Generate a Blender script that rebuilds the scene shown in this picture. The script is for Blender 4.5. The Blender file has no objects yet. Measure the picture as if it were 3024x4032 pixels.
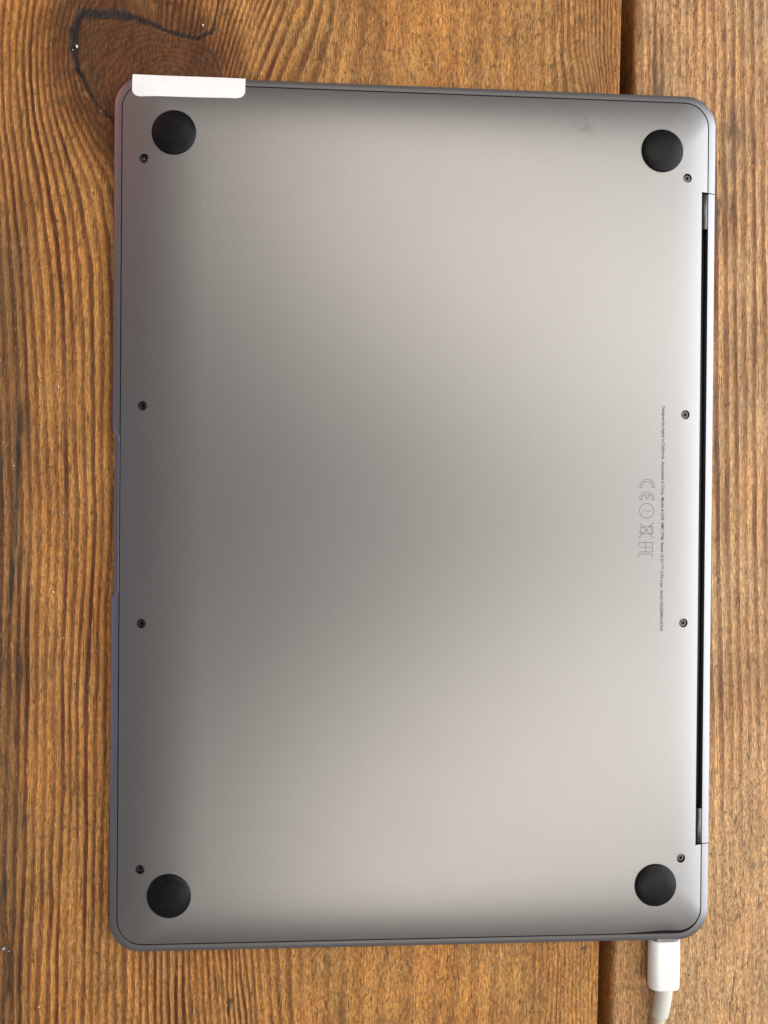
import bpy, bmesh, math
import numpy as np
from mathutils import Vector
from mathutils.bvhtree import BVHTree

MM = 0.001
scene = bpy.context.scene
col = scene.collection

# ------------------------------------------------------------------ camera
cam_d = bpy.data.cameras.new('camera')
cam = bpy.data.objects.new('camera', cam_d)
col.objects.link(cam)
cam.location = (-28.31 * MM, 2.78 * MM, 254.85 * MM)
cam.rotation_mode = 'XYZ'
cam.rotation_euler = (-0.005395, -0.06827, 0.008175)
cam_d.sensor_fit = 'VERTICAL'
cam_d.sensor_height = 40.32
cam_d.sensor_width = 30.24
cam_d.lens = 30.29
cam_d.clip_start = 0.005
cam_d.clip_end = 20.0
scene.camera = cam

# ------------------------------------------------------------------ light
world = bpy.data.worlds.new('World')
scene.world = world
world.use_nodes = True
bg = world.node_tree.nodes['Background']
bg.inputs['Color'].default_value = (0.88, 0.85, 0.84, 1)
bg.inputs['Strength'].default_value = 0.17


def area(name, loc, target, sx, sy, power, color):
    d = bpy.data.lights.new(name, 'AREA')
    d.shape = 'RECTANGLE'
    d.size, d.size_y, d.energy, d.color = sx, sy, power, color
    o = bpy.data.objects.new(name, d)
    o.location = loc
    o.rotation_euler = (Vector(target) - Vector(loc)).to_track_quat('-Z', 'Y').to_euler()
    col.objects.link(o)
    return o


area('window_light', (1.05, 0.05, 0.55), (0, 0, 0.12), 1.6, 1.1, 15.5, (0.86, 0.92, 1.0))
area('overhead_fill', (0.27, 0.47, 1.10), (0, 0, 0), 1.05, 0.44, 3.4, (1.0, 0.973, 0.875))  # added overhead lamp, brightens the upper end of the panel
area('overhead_fill', (0.29, -0.50, 1.10), (0, 0, 0), 1.05, 0.44, 3.5, (1.0, 0.973, 0.875))  # its added twin; the split between them leaves the panel's middle dim
area('blue_bounce', (-0.70, -0.12, 0.30), (0, 0, 0), 0.5, 0.3, 0.21, (0.30, 0.38, 1.0))  # added lamp, stands in for light off blue clothing at the left
area('red_bounce', (-0.55, 0.50, 0.30), (-0.05, 0.08, 0), 0.3, 0.25, 0.25, (1.0, 0.25, 0.22))  # added lamp, stands in for reddish light off clothing, upper left

vs = scene.view_settings
vs.view_transform = 'Standard'
vs.look = 'None'
vs.exposure = 0.55
vs.gamma = 1.0
vs.use_curve_mapping = False


# ------------------------------------------------------------------ helpers
def empty(name, loc=(0, 0, 0)):
    o = bpy.data.objects.new(name, None)
    o.location = loc
    o.empty_display_size = 0.01
    col.objects.link(o)
    return o


def link(name, me, mat, parent=None, smooth=True, sharp=None):
    o = bpy.data.objects.new(name, me)
    col.objects.link(o)
    if mat is not None:
        me.materials.clear()
        me.materials.append(mat)
    if parent is not None:
        o.parent = parent
    if smooth:
        me.polygons.foreach_set('use_smooth', [True] * len(me.polygons))
    if sharp:
        me.set_sharp_from_angle(angle=math.radians(sharp))
    return o


def from_bm(name, bm, mat, parent=None, smooth=True, sharp=None, recalc=True):
    if recalc:
        bmesh.ops.recalc_face_normals(bm, faces=bm.faces[:])
    me = bpy.data.meshes.new(name)
    bm.to_mesh(me)
    bm.free()
    return link(name, me, mat, parent, smooth, sharp)


def loft(bm, loops, closed=True):
    """loops: list of lists of points in mm; quads between consecutive loops."""
    vv = [[bm.verts.new((p[0] * MM, p[1] * MM, p[2] * MM)) for p in lp] for lp in loops]
    n = len(loops[0])
    for a, b in zip(vv[:-1], vv[1:]):
        for i in range(n if closed else n - 1):
            j = (i + 1) % n
            bm.faces.new((a[i], a[j], b[j], b[i]))
    return vv


# smooth lattice noise, used for the grain fields
def vnoise(x, y, seed):
    r = np.random.RandomState(seed)
    T = r.rand(256, 256)
    xi = np.floor(x).astype(int)
    yi = np.floor(y).astype(int)
    fx = x - xi
    fy = y - yi
    fx = fx * fx * (3 - 2 * fx)
    fy = fy * fy * (3 - 2 * fy)
    a = T[xi & 255, yi & 255]
    b = T[(xi + 1) & 255, yi & 255]
    c = T[xi & 255, (yi + 1) & 255]
    d = T[(xi + 1) & 255, (yi + 1) & 255]
    return ((a * (1 - fx) + b * fx) * (1 - fy) + (c * (1 - fx) + d * fx) * fy) * 2 - 1


def fbm(x, y, seed, oct=3):
    s = 0
    a = 1
    for k in range(oct):
        s = s + a * vnoise(x * 2 ** k + 17.3 * k, y * 2 ** k + 5.1 * k, seed + k)
        a *= 0.5
    return s / 1.75


def sstep(a, b, x):
    t = np.clip((x - a) / (b - a), 0, 1)
    return t * t * (3 - 2 * t)


# ------------------------------------------------------------------ materials
def new_mat(name):
    m = bpy.data.materials.new(name)
    m.use_nodes = True
    nt = m.node_tree
    return m, nt, nt.nodes['Principled BSDF']


def N(nt, kind, **kw):
    n = nt.nodes.new(kind)
    for k, v in kw.items():
        setattr(n, k, v)
    return n


def mapping(nt, scale, loc=(0, 0, 0)):
    tc = N(nt, 'ShaderNodeTexCoord')
    mp = N(nt, 'ShaderNodeMapping')
    mp.inputs['Scale'].default_value = scale
    mp.inputs['Location'].default_value = loc
    nt.links.new(tc.outputs['Object'], mp.inputs['Vector'])
    return mp.outputs['Vector']


def noise(nt, vec, scale=1.0, detail=3.0, rough=0.55, dist=0.0):
    n = N(nt, 'ShaderNodeTexNoise')
    n.inputs['Scale'].default_value = scale
    n.inputs['Detail'].default_value = detail
    n.inputs['Roughness'].default_value = rough
    n.inputs['Distortion'].default_value = dist
    nt.links.new(vec, n.inputs['Vector'])
    return n.outputs['Fac']


def math_n(nt, op, a, b=None, c=None, clamp=False):
    n = N(nt, 'ShaderNodeMath', operation=op)
    n.use_clamp = clamp
    for i, v in enumerate((a, b, c)):
        if v is None:
            continue
        if isinstance(v, (int, float)):
            n.inputs[i].default_value = v
        else:
            nt.links.new(v, n.inputs[i])
    return n.outputs[0]


def mapr(nt, v, a, b, c, d):
    n = N(nt, 'ShaderNodeMapRange')
    n.inputs[1].default_value, n.inputs[2].default_value = a, b
    n.inputs[3].default_value, n.inputs[4].default_value = c, d
    nt.links.new(v, n.inputs[0])
    return n.outputs[0]


def mix(nt, fac, a, b, blend='MIX'):
    n = N(nt, 'ShaderNodeMix', data_type='RGBA', blend_type=blend)
    for sock, v in ((n.inputs[0], fac), (n.inputs[6], a), (n.inputs[7], b)):
        if isinstance(v, (int, float)):
            sock.default_value = v
        elif isinstance(v, tuple):
            sock.default_value = v + (1,) if len(v) == 3 else v
        else:
            nt.links.new(v, sock)
    return n.outputs[2]


def ramp(nt, fac, stops, interp='LINEAR'):
    n = N(nt, 'ShaderNodeValToRGB')
    cr = n.color_ramp
    cr.interpolation = interp
    while len(cr.elements) < len(stops):
        cr.elements.new(0.5)
    for e, (p, c) in zip(cr.elements, stops):
        e.position = p
        e.color = (c, c, c, 1) if isinstance(c, (int, float)) else c + (1,)
    nt.links.new(fac, n.inputs[0])
    return n.outputs[0]


def attr(nt, name):
    n = N(nt, 'ShaderNodeAttribute', attribute_name=name)
    return n.outputs['Fac']


def wood_material(name, early, late, weathered):
    m, nt, bs = new_mat(name)
    L = nt.links
    ring = attr(nt, 'ring')
    amp = attr(nt, 'ring_contrast')
    knot = attr(nt, 'knot')
    crack = attr(nt, 'crack')
    wea = attr(nt, 'weathering')
    scr = attr(nt, 'scrape_highlight')  # pale scrapes, plus the edge highlight painted on the narrow plank
    dark = attr(nt, 'stain')
    warm = attr(nt, 'resin')
    fine = noise(nt, mapping(nt, (3800, 300, 900)), 1.0, 4, 0.6, 0.2)       # long fibres
    fleck = noise(nt, mapping(nt, (1700, 560, 900), (3, 1, 0)), 1.0, 4, 0.65, 0.6)  # chatter
    pores = noise(nt, mapping(nt, (2600, 900, 900), (8, 2, 0)), 1.0, 3, 0.6, 0.4)
    broad = noise(nt, mapping(nt, (90, 28, 60), (1, 4, 0)), 1.0, 3, 0.5)
    wob = math_n(nt, 'MULTIPLY_ADD', math_n(nt, 'SUBTRACT', fine, 0.5), 0.13, ring)
    fr = math_n(nt, 'FRACT', wob)
    prof = ramp(nt, fr, [(0.0, 0.0), (0.36, 0.05), (0.54, 0.70), (0.72, 1.0), (0.93, 0.95), (1.0, 0.0)])
    wn = N(nt, 'ShaderNodeTexWhiteNoise', noise_dimensions='1D')
    L.new(math_n(nt, 'FLOOR', wob), wn.inputs['W'])
    each = mapr(nt, wn.outputs['Value'], 0, 1, 0.78, 1.15)
    dk = math_n(nt, 'MULTIPLY', math_n(nt, 'MULTIPLY', prof, each), amp, clamp=True)
    c = mix(nt, dk, early, late)
    c = mix(nt, mapr(nt, warm, 0, 1, 0, 1), c, (0.36, 0.135, 0.030))
    # knot heartwood
    kn = mix(nt, math_n(nt, 'MULTIPLY', prof, 0.5), (0.128, 0.047, 0.013), (0.055, 0.019, 0.006))
    c = mix(nt, knot, c, kn)
    # weathered grey-brown
    wcol = mix(nt, mapr(nt, pores, 0.35, 0.7, 0, 1), weathered, tuple(v * 0.35 for v in weathered))
    c = mix(nt, math_n(nt, 'MULTIPLY', wea, mapr(nt, fleck, 0.35, 0.62, 0.25, 1.0), clamp=True), c, wcol)
    # fibre value variation
    v1 = mapr(nt, fine, 0.32, 0.68, 0.66, 1.34)
    v2 = mapr(nt, fleck, 0.34, 0.66, -0.48, 0.48)
    v2 = math_n(nt, 'MULTIPLY_ADD', v2, mapr(nt, amp, 0.3, 1.0, 1.0, 0.55), 1.0)
    v3 = mapr(nt, broad, 0.3, 0.7, 0.80, 1.20)
    v = math_n(nt, 'MULTIPLY', math_n(nt, 'MULTIPLY', v1, v2), v3)
    cb = N(nt, 'ShaderNodeCombineColor')
    for i in range(3):
        L.new(v, cb.inputs[i])
    c = mix(nt, 1.0, c, cb.outputs[0], 'MULTIPLY')
    tint = noise(nt, mapping(nt, (55, 22, 30), (7, 2, 0)), 1.0, 2, 0.5)
    c = mix(nt, 1.0, c, mix(nt, mapr(nt, tint, 0.35, 0.65, 0, 1), (1.07, 0.95, 0.84), (1.0, 1.01, 1.03)), 'MULTIPLY')
    # small dark pits
    pit = mapr(nt, noise(nt, mapping(nt, (1500, 620, 900), (4, 7, 0)), 1.0, 2, 0.5, 0.3), 0.675, 0.74, 0, 0.7)
    c = mix(nt, pit, c, (0.045, 0.022, 0.010))
    slit = mapr(nt, noise(nt, mapping(nt, (2100, 95, 500), (2, 5, 0)), 1.0, 3, 0.55, 0.15), 0.635, 0.675, 0, 0.62)
    c = mix(nt, slit, c, (0.040, 0.017, 0.007))
    painted_glint = mapr(nt, noise(nt, mapping(nt, (2300, 330, 500), (6, 1, 0)), 1.0, 3, 0.6, 0.7), 0.615, 0.68, 0, 0.5)
    c = mix(nt, math_n(nt, 'MULTIPLY', painted_glint, mapr(nt, knot, 0, 1, 1, 0.15)), c, (0.62, 0.37, 0.145))  # bright fibre glints painted into the wood colour
    c = mix(nt, dark, c, (0.030, 0.026, 0.020))
    c = mix(nt, scr, c, (0.50, 0.31, 0.13))
    ck = mix(nt, mapr(nt, fleck, 0.4, 0.65, 0, 1), (0.009, 0.007, 0.007), (0.040, 0.034, 0.032))
    c = mix(nt, math_n(nt, 'MULTIPLY', crack, 0.9), c, ck)
    L.new(c, bs.inputs['Base Color'])
    L.new(mapr(nt, fleck, 0.3, 0.7, 0.30, 0.58), bs.inputs['Roughness'])
    bs.inputs['Specular IOR Level'].default_value = 0.26
    h = math_n(nt, 'ADD', math_n(nt, 'MULTIPLY', fine, 0.6), math_n(nt, 'MULTIPLY', fleck, 0.9))
    h = math_n(nt, 'SUBTRACT', h, math_n(nt, 'MULTIPLY', pit, 0.6))
    h = math_n(nt, 'SUBTRACT', h, math_n(nt, 'MULTIPLY', slit, 0.7))
    h = math_n(nt, 'ADD', h, math_n(nt, 'MULTIPLY', painted_glint, 0.5))
    b = N(nt, 'ShaderNodeBump')
    b.inputs['Strength'].default_value = 1.0
    b.inputs['Distance'].default_value = 0.00045
    L.new(h, b.inputs['Height'])
    L.new(b.outputs['Normal'], bs.inputs['Normal'])
    return m


def simple_mat(name, color, rough, metallic=0.0, bump=0.0, bscale=3000, var=0.0, spec=0.5, rvar=0.0):
    m, nt, bs = new_mat(name)
    L = nt.links
    bs.inputs['Roughness'].default_value = rough
    bs.inputs['Metallic'].default_value = metallic
    bs.inputs['Specular IOR Level'].default_value = spec
    f = noise(nt, mapping(nt, (bscale,) * 3), 1.0, 3, 0.6)
    lo = tuple(max(0, c * (1 - var)) for c in color)
    hi = tuple(min(1, c * (1 + var)) for c in color)
    L.new(mix(nt, mapr(nt, f, 0.3, 0.7, 0, 1), lo, hi), bs.inputs['Base Color'])
    if rvar:
        f2 = noise(nt, mapping(nt, (60, 60, 60)), 1.0, 3, 0.6)
        L.new(mapr(nt, f2, 0.3, 0.7, rough - rvar, rough + rvar), bs.inputs['Roughness'])
    if bump:
        b = N(nt, 'ShaderNodeBump')
        b.inputs['Strength'].default_value = bump
        b.inputs['Distance'].default_value = 0.0001
        L.new(f, b.inputs['Height'])
        L.new(b.outputs['Normal'], bs.inputs['Normal'])
    return m


def aluminium(name, color, rough, smudge=()):
    """Bead-blasted anodised aluminium: fine sparkle grain, faint handling smudges."""
    m, nt, bs = new_mat(name)
    L = nt.links
    bs.inputs['Metallic'].default_value = 1.0
    g = noise(nt, mapping(nt, (4300, 4300, 0)), 1.0, 2, 0.6)
    g2 = noise(nt, mapping(nt, (1500, 1500, 0), (5, 3, 1)), 1.0, 2, 0.6)
    s = noise(nt, mapping(nt, (38, 38, 38), (2, 9, 4)), 1.0, 4, 0.6, 0.6)
    c = mix(nt, mapr(nt, g, 0.3, 0.7, 0, 1), tuple(v * 0.72 for v in color), tuple(min(1, v * 1.28) for v in color))
    c = mix(nt, mapr(nt, g2, 0.35, 0.7, 0, 0.12), c, tuple(v * 0.6 for v in color))
    vo = N(nt, 'ShaderNodeTexVoronoi')
    vo.inputs['Scale'].default_value = 75
    tcd = N(nt, 'ShaderNodeTexCoord')
    L.new(tcd.outputs['Object'], vo.inputs['Vector'])
    c = mix(nt, mapr(nt, vo.outputs['Distance'], 0.011, 0.018, 0.40, 0.0), c, (0.75, 0.72, 0.68))
    if smudge:
        tc = N(nt, 'ShaderNodeTexCoord')
        for (px, py, pz, rad, st) in smudge:
            vd = N(nt, 'ShaderNodeVectorMath', operation='DISTANCE')
            L.new(tc.outputs['Object'], vd.inputs[0])
            vd.inputs[1].default_value = (px * MM, py * MM, pz * MM)
            fall = mapr(nt, vd.outputs['Value'], rad * MM, rad * 0.35 * MM, 0, 1)
            blot = noise(nt, mapping(nt, (260, 260, 260), (px, py, 0)), 1.0, 3, 0.6, 0.5)
            c = mix(nt, math_n(nt, 'MULTIPLY', fall, mapr(nt, blot, 0.46, 0.52, 0, st)), c, (0.16, 0.155, 0.15))
    L.new(c, bs.inputs['Base Color'])
    L.new(math_n(nt, 'ADD', mapr(nt, s, 0.35, 0.68, rough - 0.004, rough + 0.005), mapr(nt, g, 0.3, 0.7, -0.02, 0.02)), bs.inputs['Roughness'])
    b = N(nt, 'ShaderNodeBump')
    b.inputs['Strength'].default_value = 0.16
    b.inputs['Distance'].default_value = 0.00008
    L.new(g, b.inputs['Height'])
    L.new(b.outputs['Normal'], bs.inputs['Normal'])
    return m


M_alu = aluminium('anodised_aluminium', (0.318, 0.302, 0.294), 0.40,
                  [(53.0, 129.0, 8.6, 5.0, 0.38)])
M_rim = aluminium('anodised_rim', (0.32, 0.307, 0.312), 0.38)
M_rubber = simple_mat('black_rubber', (0.0035, 0.0035, 0.004), 0.44, 0, 0.06, 500, 0.6, 0.20, 0.07)
M_screw = simple_mat('dark_steel', (0.085, 0.082, 0.078), 0.30, 1.0, 0.08, 2500, 0.2)
M_socket = simple_mat('screw_socket', (0.02, 0.02, 0.02), 0.5, 1.0)
M_black = simple_mat('black_plastic', (0.006, 0.006, 0.007), 0.35)
M_barrel = simple_mat('hinge_metal', (0.12, 0.115, 0.11), 0.38, 1.0, 0.05, 1500, 0.1)
M_paper = simple_mat('sticker_paper', (0.93, 0.90, 0.87), 0.6, 0, 0.05, 700, 0.02)
M_print = simple_mat('laser_marking', (0.035, 0.034, 0.034), 0.6, 0.0, spec=0.1)
M_plug = simple_mat('white_plastic', (0.85, 0.83, 0.79), 0.30, 0, 0.03, 450, 0.05)
M_cord = simple_mat('cord_plastic', (0.58, 0.53, 0.39), 0.42, 0, 0.05, 900, 0.06)
M_relief = simple_mat('relief_plastic', (0.64, 0.62, 0.55), 0.40, 0, 0.05, 900, 0.04)
M_steel = simple_mat('connector_steel', (0.22, 0.21, 0.20), 0.35, 1.0)
M_fleck = simple_mat('paint_fleck', (0.80, 0.78, 0.70), 0.6, 0, 0.3, 2000, 0.1)
M_fleckgrey = simple_mat('grey_fleck', (0.34, 0.35, 0.34), 0.6, 0, 0.3, 2000, 0.2)
M_smudge = simple_mat('smudge', (0.30, 0.29, 0.28), 0.6)
M_wood1 = wood_material('old_pine', (0.460, 0.218, 0.060), (0.105, 0.030, 0.007), (0.130, 0.070, 0.032))
M_wood2 = wood_material('bleached_pine', (0.530, 0.312, 0.142), (0.190, 0.078, 0.028), (0.120, 0.070, 0.038))
M_under = simple_mat('dark_gap_backing', (0.16, 0.08, 0.03), 0.7, 0, 0.4, 400, 0.4)

# ------------------------------------------------------------------ wooden table
table = empty('wooden_table', (0, 0, -0.03))
table['label'] = 'weathered brown plank table top with a dark gap and a large knot'
table['category'] = 'table'
SHEAR = 0.0147

KNOT = np.array([(-112.3, 150.1), (-112.3, 156.0), (-111.0, 159.9), (-108.6, 161.9), (-103.8, 161.5), (-98.5, 162.0),
                 (-93.1, 161.5), (-87.7, 159.2), (-82.3, 157.6), (-79.1, 156.6), (-73.7, 155.7), (-66.5, 150.0),
                 (-64, 140), (-72, 128), (-86, 121), (-97, 122), (-99.3, 127.2), (-101.5, 128.8), (-104.2, 132.5),
                 (-106.9, 135.7), (-109.0, 139.9), (-111.4, 144.1)])


def seg_dist(x, y, pts):
    """distance to a polyline and position along it (0..1)"""
    best = np.full(x.shape, 1e9)
    along = np.zeros(x.shape)
    n = len(pts) - 1
    for i in range(n):
        ax, ay = pts[i]
        bx, by = pts[i + 1]
        dx, dy = bx - ax, by - ay
        t = np.clip(((x - ax) * dx + (y - ay) * dy) / (dx * dx + dy * dy + 1e-9), 0, 1)
        d = np.hypot(x - ax - t * dx, y - ay - t * dy)
        k = d < best
        best = np.where(k, d, best)
        along = np.where(k, (i + t) / n, along)
    return best, along


def inside(x, y, poly):
    c = np.zeros(x.shape, bool)
    n = len(poly)
    for i in range(n):
        ax, ay = poly[i]
        bx, by = poly[(i + 1) % n]
        k = ((ay > y) != (by > y)) & (x < (bx - ax) * (y - ay) / (by - ay + 1e-12) + ax)
        c ^= k
    return c


def stroke(field, X, Y, pts, width, val, taper=True):
    pts = np.array(pts, float)
    pts[:, 1] *= 1 + 0.010 * (pts[:, 0] + 98) / 196
    pts[:, 0] += 1.5 * np.clip((pts[:, 0] + 20) / 130, 0, 1)
    m = 2 * width + 0.5
    k = (X > pts[:, 0].min() - m) & (X < pts[:, 0].max() + m) & (Y > pts[:, 1].min() - m) & (Y < pts[:, 1].max() + m)
    if not k.any():
        return
    d, t = seg_dist(X[k], Y[k], pts)
    w = width * (np.sqrt(np.clip(4 * t * (1 - t), 0.05, 1)) if taper else 1)
    f = np.clip(1.3 - d / w, 0, 1) * val
    field[k] = np.maximum(field[k], f) if val > 0 else field[k] + f


def cross_section(x0, x1, visible0, visible1, r0, r1, step, thick):
    """x, z and 'is top' of the plank's profile from lower left round the top to lower right"""
    out = [(x0, -thick)]
    for a in (-12.0, -6.0, -4.0):
        out.append((x0, a - r0 * 0.2))
    for k in range(0, 7):
        a = k / 6 * math.pi / 2
        out.append((x0 + r0 * (1 - math.cos(a)), -r0 + r0 * math.sin(a)))
    xs = []
    x = x0 + r0
    while x < x1 - r1:
        if x < visible0 - 1:
            x += 6
        elif x > visible1 + 1:
            x += 6
        else:
            x += step
        xs.append(min(x, x1 - r1 - 0.05))
    out += [(x, 0.0) for x in xs]
    for k in range(0, 7):
        a = k / 6 * math.pi / 2
        out.append((x1 - r1 + r1 * math.sin(a), -r1 + r1 * math.cos(a)))
    for a in (-4.0, -6.0, -12.0):
        out.append((x1, a - r1 * 0.2))
    out.append((x1, -thick))
    return np.array(out)


def plank(x0, x1, v0, v1, r0, r1, fields, mat, label):
    cs = cross_section(x0, x1, v0, v1, r0, r1, 0.36, 28.0)
    ys = [-260.0]
    while ys[-1] < 260:
        ys.append(ys[-1] + (0.36 if -181 < ys[-1] < 181 else 5.0))
    ys = np.array(ys)
    nx, ny = len(cs), len(ys)
    Y, X0 = np.meshgrid(ys, cs[:, 0], indexing='ij')
    Z = np.broadcast_to(cs[:, 1], (ny, nx)).copy()
    X = X0 + SHEAR * Y
    top = sstep(-1.5, -0.2, Z)
    A, hz = fields(X, Y, X0)
    Z = Z + hz * top
    wv = 0.25 * vnoise(Y / 23.0, Z * 0.1, 91) * (1 - top)
    X = X + wv
    co = np.stack([X, Y, Z], -1).reshape(-1, 3) * MM
    idx = np.arange(nx * ny).reshape(ny, nx)
    q = np.stack([idx[:-1, :-1], idx[:-1, 1:], idx[1:, 1:], idx[1:, :-1]], -1).reshape(-1, 4)
    me = bpy.data.meshes.new('plank')
    me.vertices.add(len(co))
    me.vertices.foreach_set('co', co.ravel())
    me.loops.add(q.size)
    me.loops.foreach_set('vertex_index', q.ravel().astype(np.int32))
    me.polygons.add(len(q))
    me.polygons.foreach_set('loop_start', np.arange(0, q.size, 4, dtype=np.int32))
    me.update(calc_edges=True)
    for k, v in A.items():
        at = me.attributes.new(k, 'FLOAT', 'POINT')
        at.data.foreach_set('value', np.ascontiguousarray(v, dtype=np.float32).ravel())
    me.validate()
    o = link('plank', me, mat, table)
    o.location = (0, 0, 0.03)
    o['label'] = label
    return o


def ring_table(xs, sp):
    g = np.linspace(xs[0], xs[-1], 2000)
    s = np.interp(g, xs, sp)
    return g, np.concatenate([[0], np.cumsum(np.diff(g) / s[:-1])])


def fields_wide(X, Y, X0):
    rs = np.random.RandomState(7)
    U = X0.copy()
    # grain flows round the knot on its far side and leans into it on the near side
    kx, ky = -87.0, 149.0
    dx, dy = U - kx, Y - ky
    rho2 = (dx / 25.0) ** 2 + (dy / np.where(dy < 0, 30.0, 26.0)) ** 2
    left = kx + dx * (1 - 1 / np.maximum(rho2, 1.0))
    lean = U + 0.36 * (170 - Y) * np.exp(-((U + 52) / 26.0) ** 2) * sstep(95, 135, Y)
    U = np.where(dx < 0, left, lean)
    # bottom: grain leans a little
    U = U + 0.10 * (Y + 130) * np.exp(-((U + 55) / 22.0) ** 2) * sstep(-100, -150, Y)
    U = U + 0.20 * (Y - 160) * np.exp(-((U - 55) / 9.0) ** 2) * sstep(164, 150, Y) * sstep(60, 140, Y)
    U = U + 1.3 * fbm(X / 30.0, Y / 70.0, 3) + 0.75 * fbm(X / 9.0, Y / 55.0, 8) + 0.32 * vnoise(X / 3.0, Y / 16.0, 11) + 0.10 * vnoise(X / 1.2, Y / 5.0, 12)
    g, s = ring_table([-300, -105, -95, -75, -55, -45, -30, 0, 28, 44, 50, 56, 80],
                      [3.2, 2.75, 2.5, 2.0, 1.7, 3.4, 4.6, 9.0, 6.0, 3.0, 1.5, 1.35, 1.6])
    ring = np.interp(U, g, s)
    amp = np.interp(X0, [-140, -60, -40, -25, 20, 42, 50, 66], [1.0, 0.95, 0.75, 0.36, 0.25, 0.42, 0.8, 0.75])
    amp = amp * np.clip(0.85 + 0.6 * fbm(X / 7.0, Y / 40.0, 21), 0.35, 1.2)
    amp = np.where((X0 > 40) & (Y < 0), amp * 0.55, amp)
    # knot
    ins = inside(X, Y, KNOT)
    top_edge = [tuple(p) for p in KNOT[:11]] + [(-69.4, 157.3), (-67.7, 159.0), (-67.2, 162.3), (-66.4, 168.5), (-66.0, 180)]
    low_edge = [tuple(p) for p in KNOT[16:]] + [tuple(KNOT[0])]
    jx = X + 0.35 * vnoise(X / 2.6, Y / 2.6, 31) + 0.2 * vnoise(X / 0.7, Y / 0.7, 32)
    jy = Y + 0.35 * vnoise(X / 2.6, Y / 2.6, 33) + 0.2 * vnoise(X / 0.7, Y / 0.7, 34)
    near = (X > -150) & (X < -25) & (Y > 90)
    dk, tk = np.full(X.shape, 99.0), np.zeros(X.shape)
    dl, tl = dk.copy(), tk.copy()
    dk[near], tk[near] = seg_dist(jx[near], jy[near], top_edge)
    dl[near], tl[near] = seg_dist(jx[near], jy[near], low_edge)
    dpoly = np.full(X.shape, 99.0)
    dpoly[near], _ = seg_dist(X[near], Y[near], [tuple(p) for p in KNOT] + [tuple(KNOT[0])])
    inner = ins.astype(float)
    rk = np.hypot((X + 84 - 0.25 * (Y - 139)), (Y - 139) * 1.25) + 2.6 * fbm(X / 9.0, Y / 9.0, 41) + 0.5 * fbm(X / 1.5, Y / 1.5, 44)
    ring = np.where(ins, rk / 2.3, ring)
    halo = sstep(17, 3, dpoly + 3.0 * fbm(X / 6, Y / 10, 42))
    right_dark = np.exp(-((X + 67) / 8.5) ** 2 - ((Y - 149) / 8.0) ** 2)
    above = np.exp(-((X + 84) / 15.0) ** 2 - ((Y - 166) / 5.5) ** 2) * (0.8 + 0.6 * fbm(X / 4, Y / 3, 43))
    knot = np.clip(np.maximum(np.maximum(inner, halo * np.where(X < -70, 0.95, 0.7)), np.maximum(above, right_dark)), 0, 1)
    wk = np.interp(tk, [0, 0.12, 0.3, 0.5, 0.72, 0.86, 1.0], [1.2, 1.8, 1.4, 0.75, 0.9, 0.32, 0.2]) * (0.9 + 0.5 * fbm(X / 4, Y / 4, 35))
    wl = np.interp(tl, [0, 0.4, 0.8, 1.0], [0.35, 0.4, 0.6, 1.2]) * (0.85 + 0.6 * fbm(X / 3, Y / 3, 36))
    crack = np.maximum(sstep(1.5, 0.6, dk / wk), sstep(1.5, 0.5, dl / wl))
    # torn fibres on the inside of the lower rim and near the tip
    torn = np.clip(fbm((X + Y * 0.55) / 0.9, (Y - X * 0.4) / 4.0, 51) * 2.2 - 0.55, 0, 1)
    crack = np.maximum(crack, torn * np.exp(-(dl / 4.5) ** 2) * inner * 0.85)
    crack = np.maximum(crack, torn * right_dark * 0.6)
    crack = np.maximum(crack, torn * np.clip(above, 0, 1) * 0.55)
    # weathering: greyed strip at the far left, light overall elsewhere
    wea = sstep(-122, -131, X + 1.8 * fbm(X / 8, Y / 25, 61)) * sstep(125, 70, Y + 8 * fbm(X / 9, Y / 15, 62)) * 0.8
    wea = np.maximum(wea, 0.55 * sstep(0.25, 0.8, fbm(X / 9, Y / 14, 63)) * (X > -30))
    wea = np.maximum(wea, 0.40 * sstep(0.30, 0.8, fbm(X / 7, Y / 30, 64)))
    wea = np.maximum(wea, 0.35 * inner * sstep(6, 0.5, dpoly))
    wea = np.maximum(wea, 0.45 * np.exp(-((X - 58) / 7.0) ** 2 - ((Y - 150) / 12.0) ** 2))
    resin = 0.55 * sstep(0.25, 0.8, fbm(X / 10, Y / 60, 71)) * sstep(-60, -30, X) * (1 - knot)
    resin = np.maximum(resin, 0.8 * sstep(0.45, 0.9, fbm(X / 5, Y / 2.5, 72)) * above)
    stain = np.zeros(X.shape)
    scrape_highlight = np.zeros(X.shape)
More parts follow.
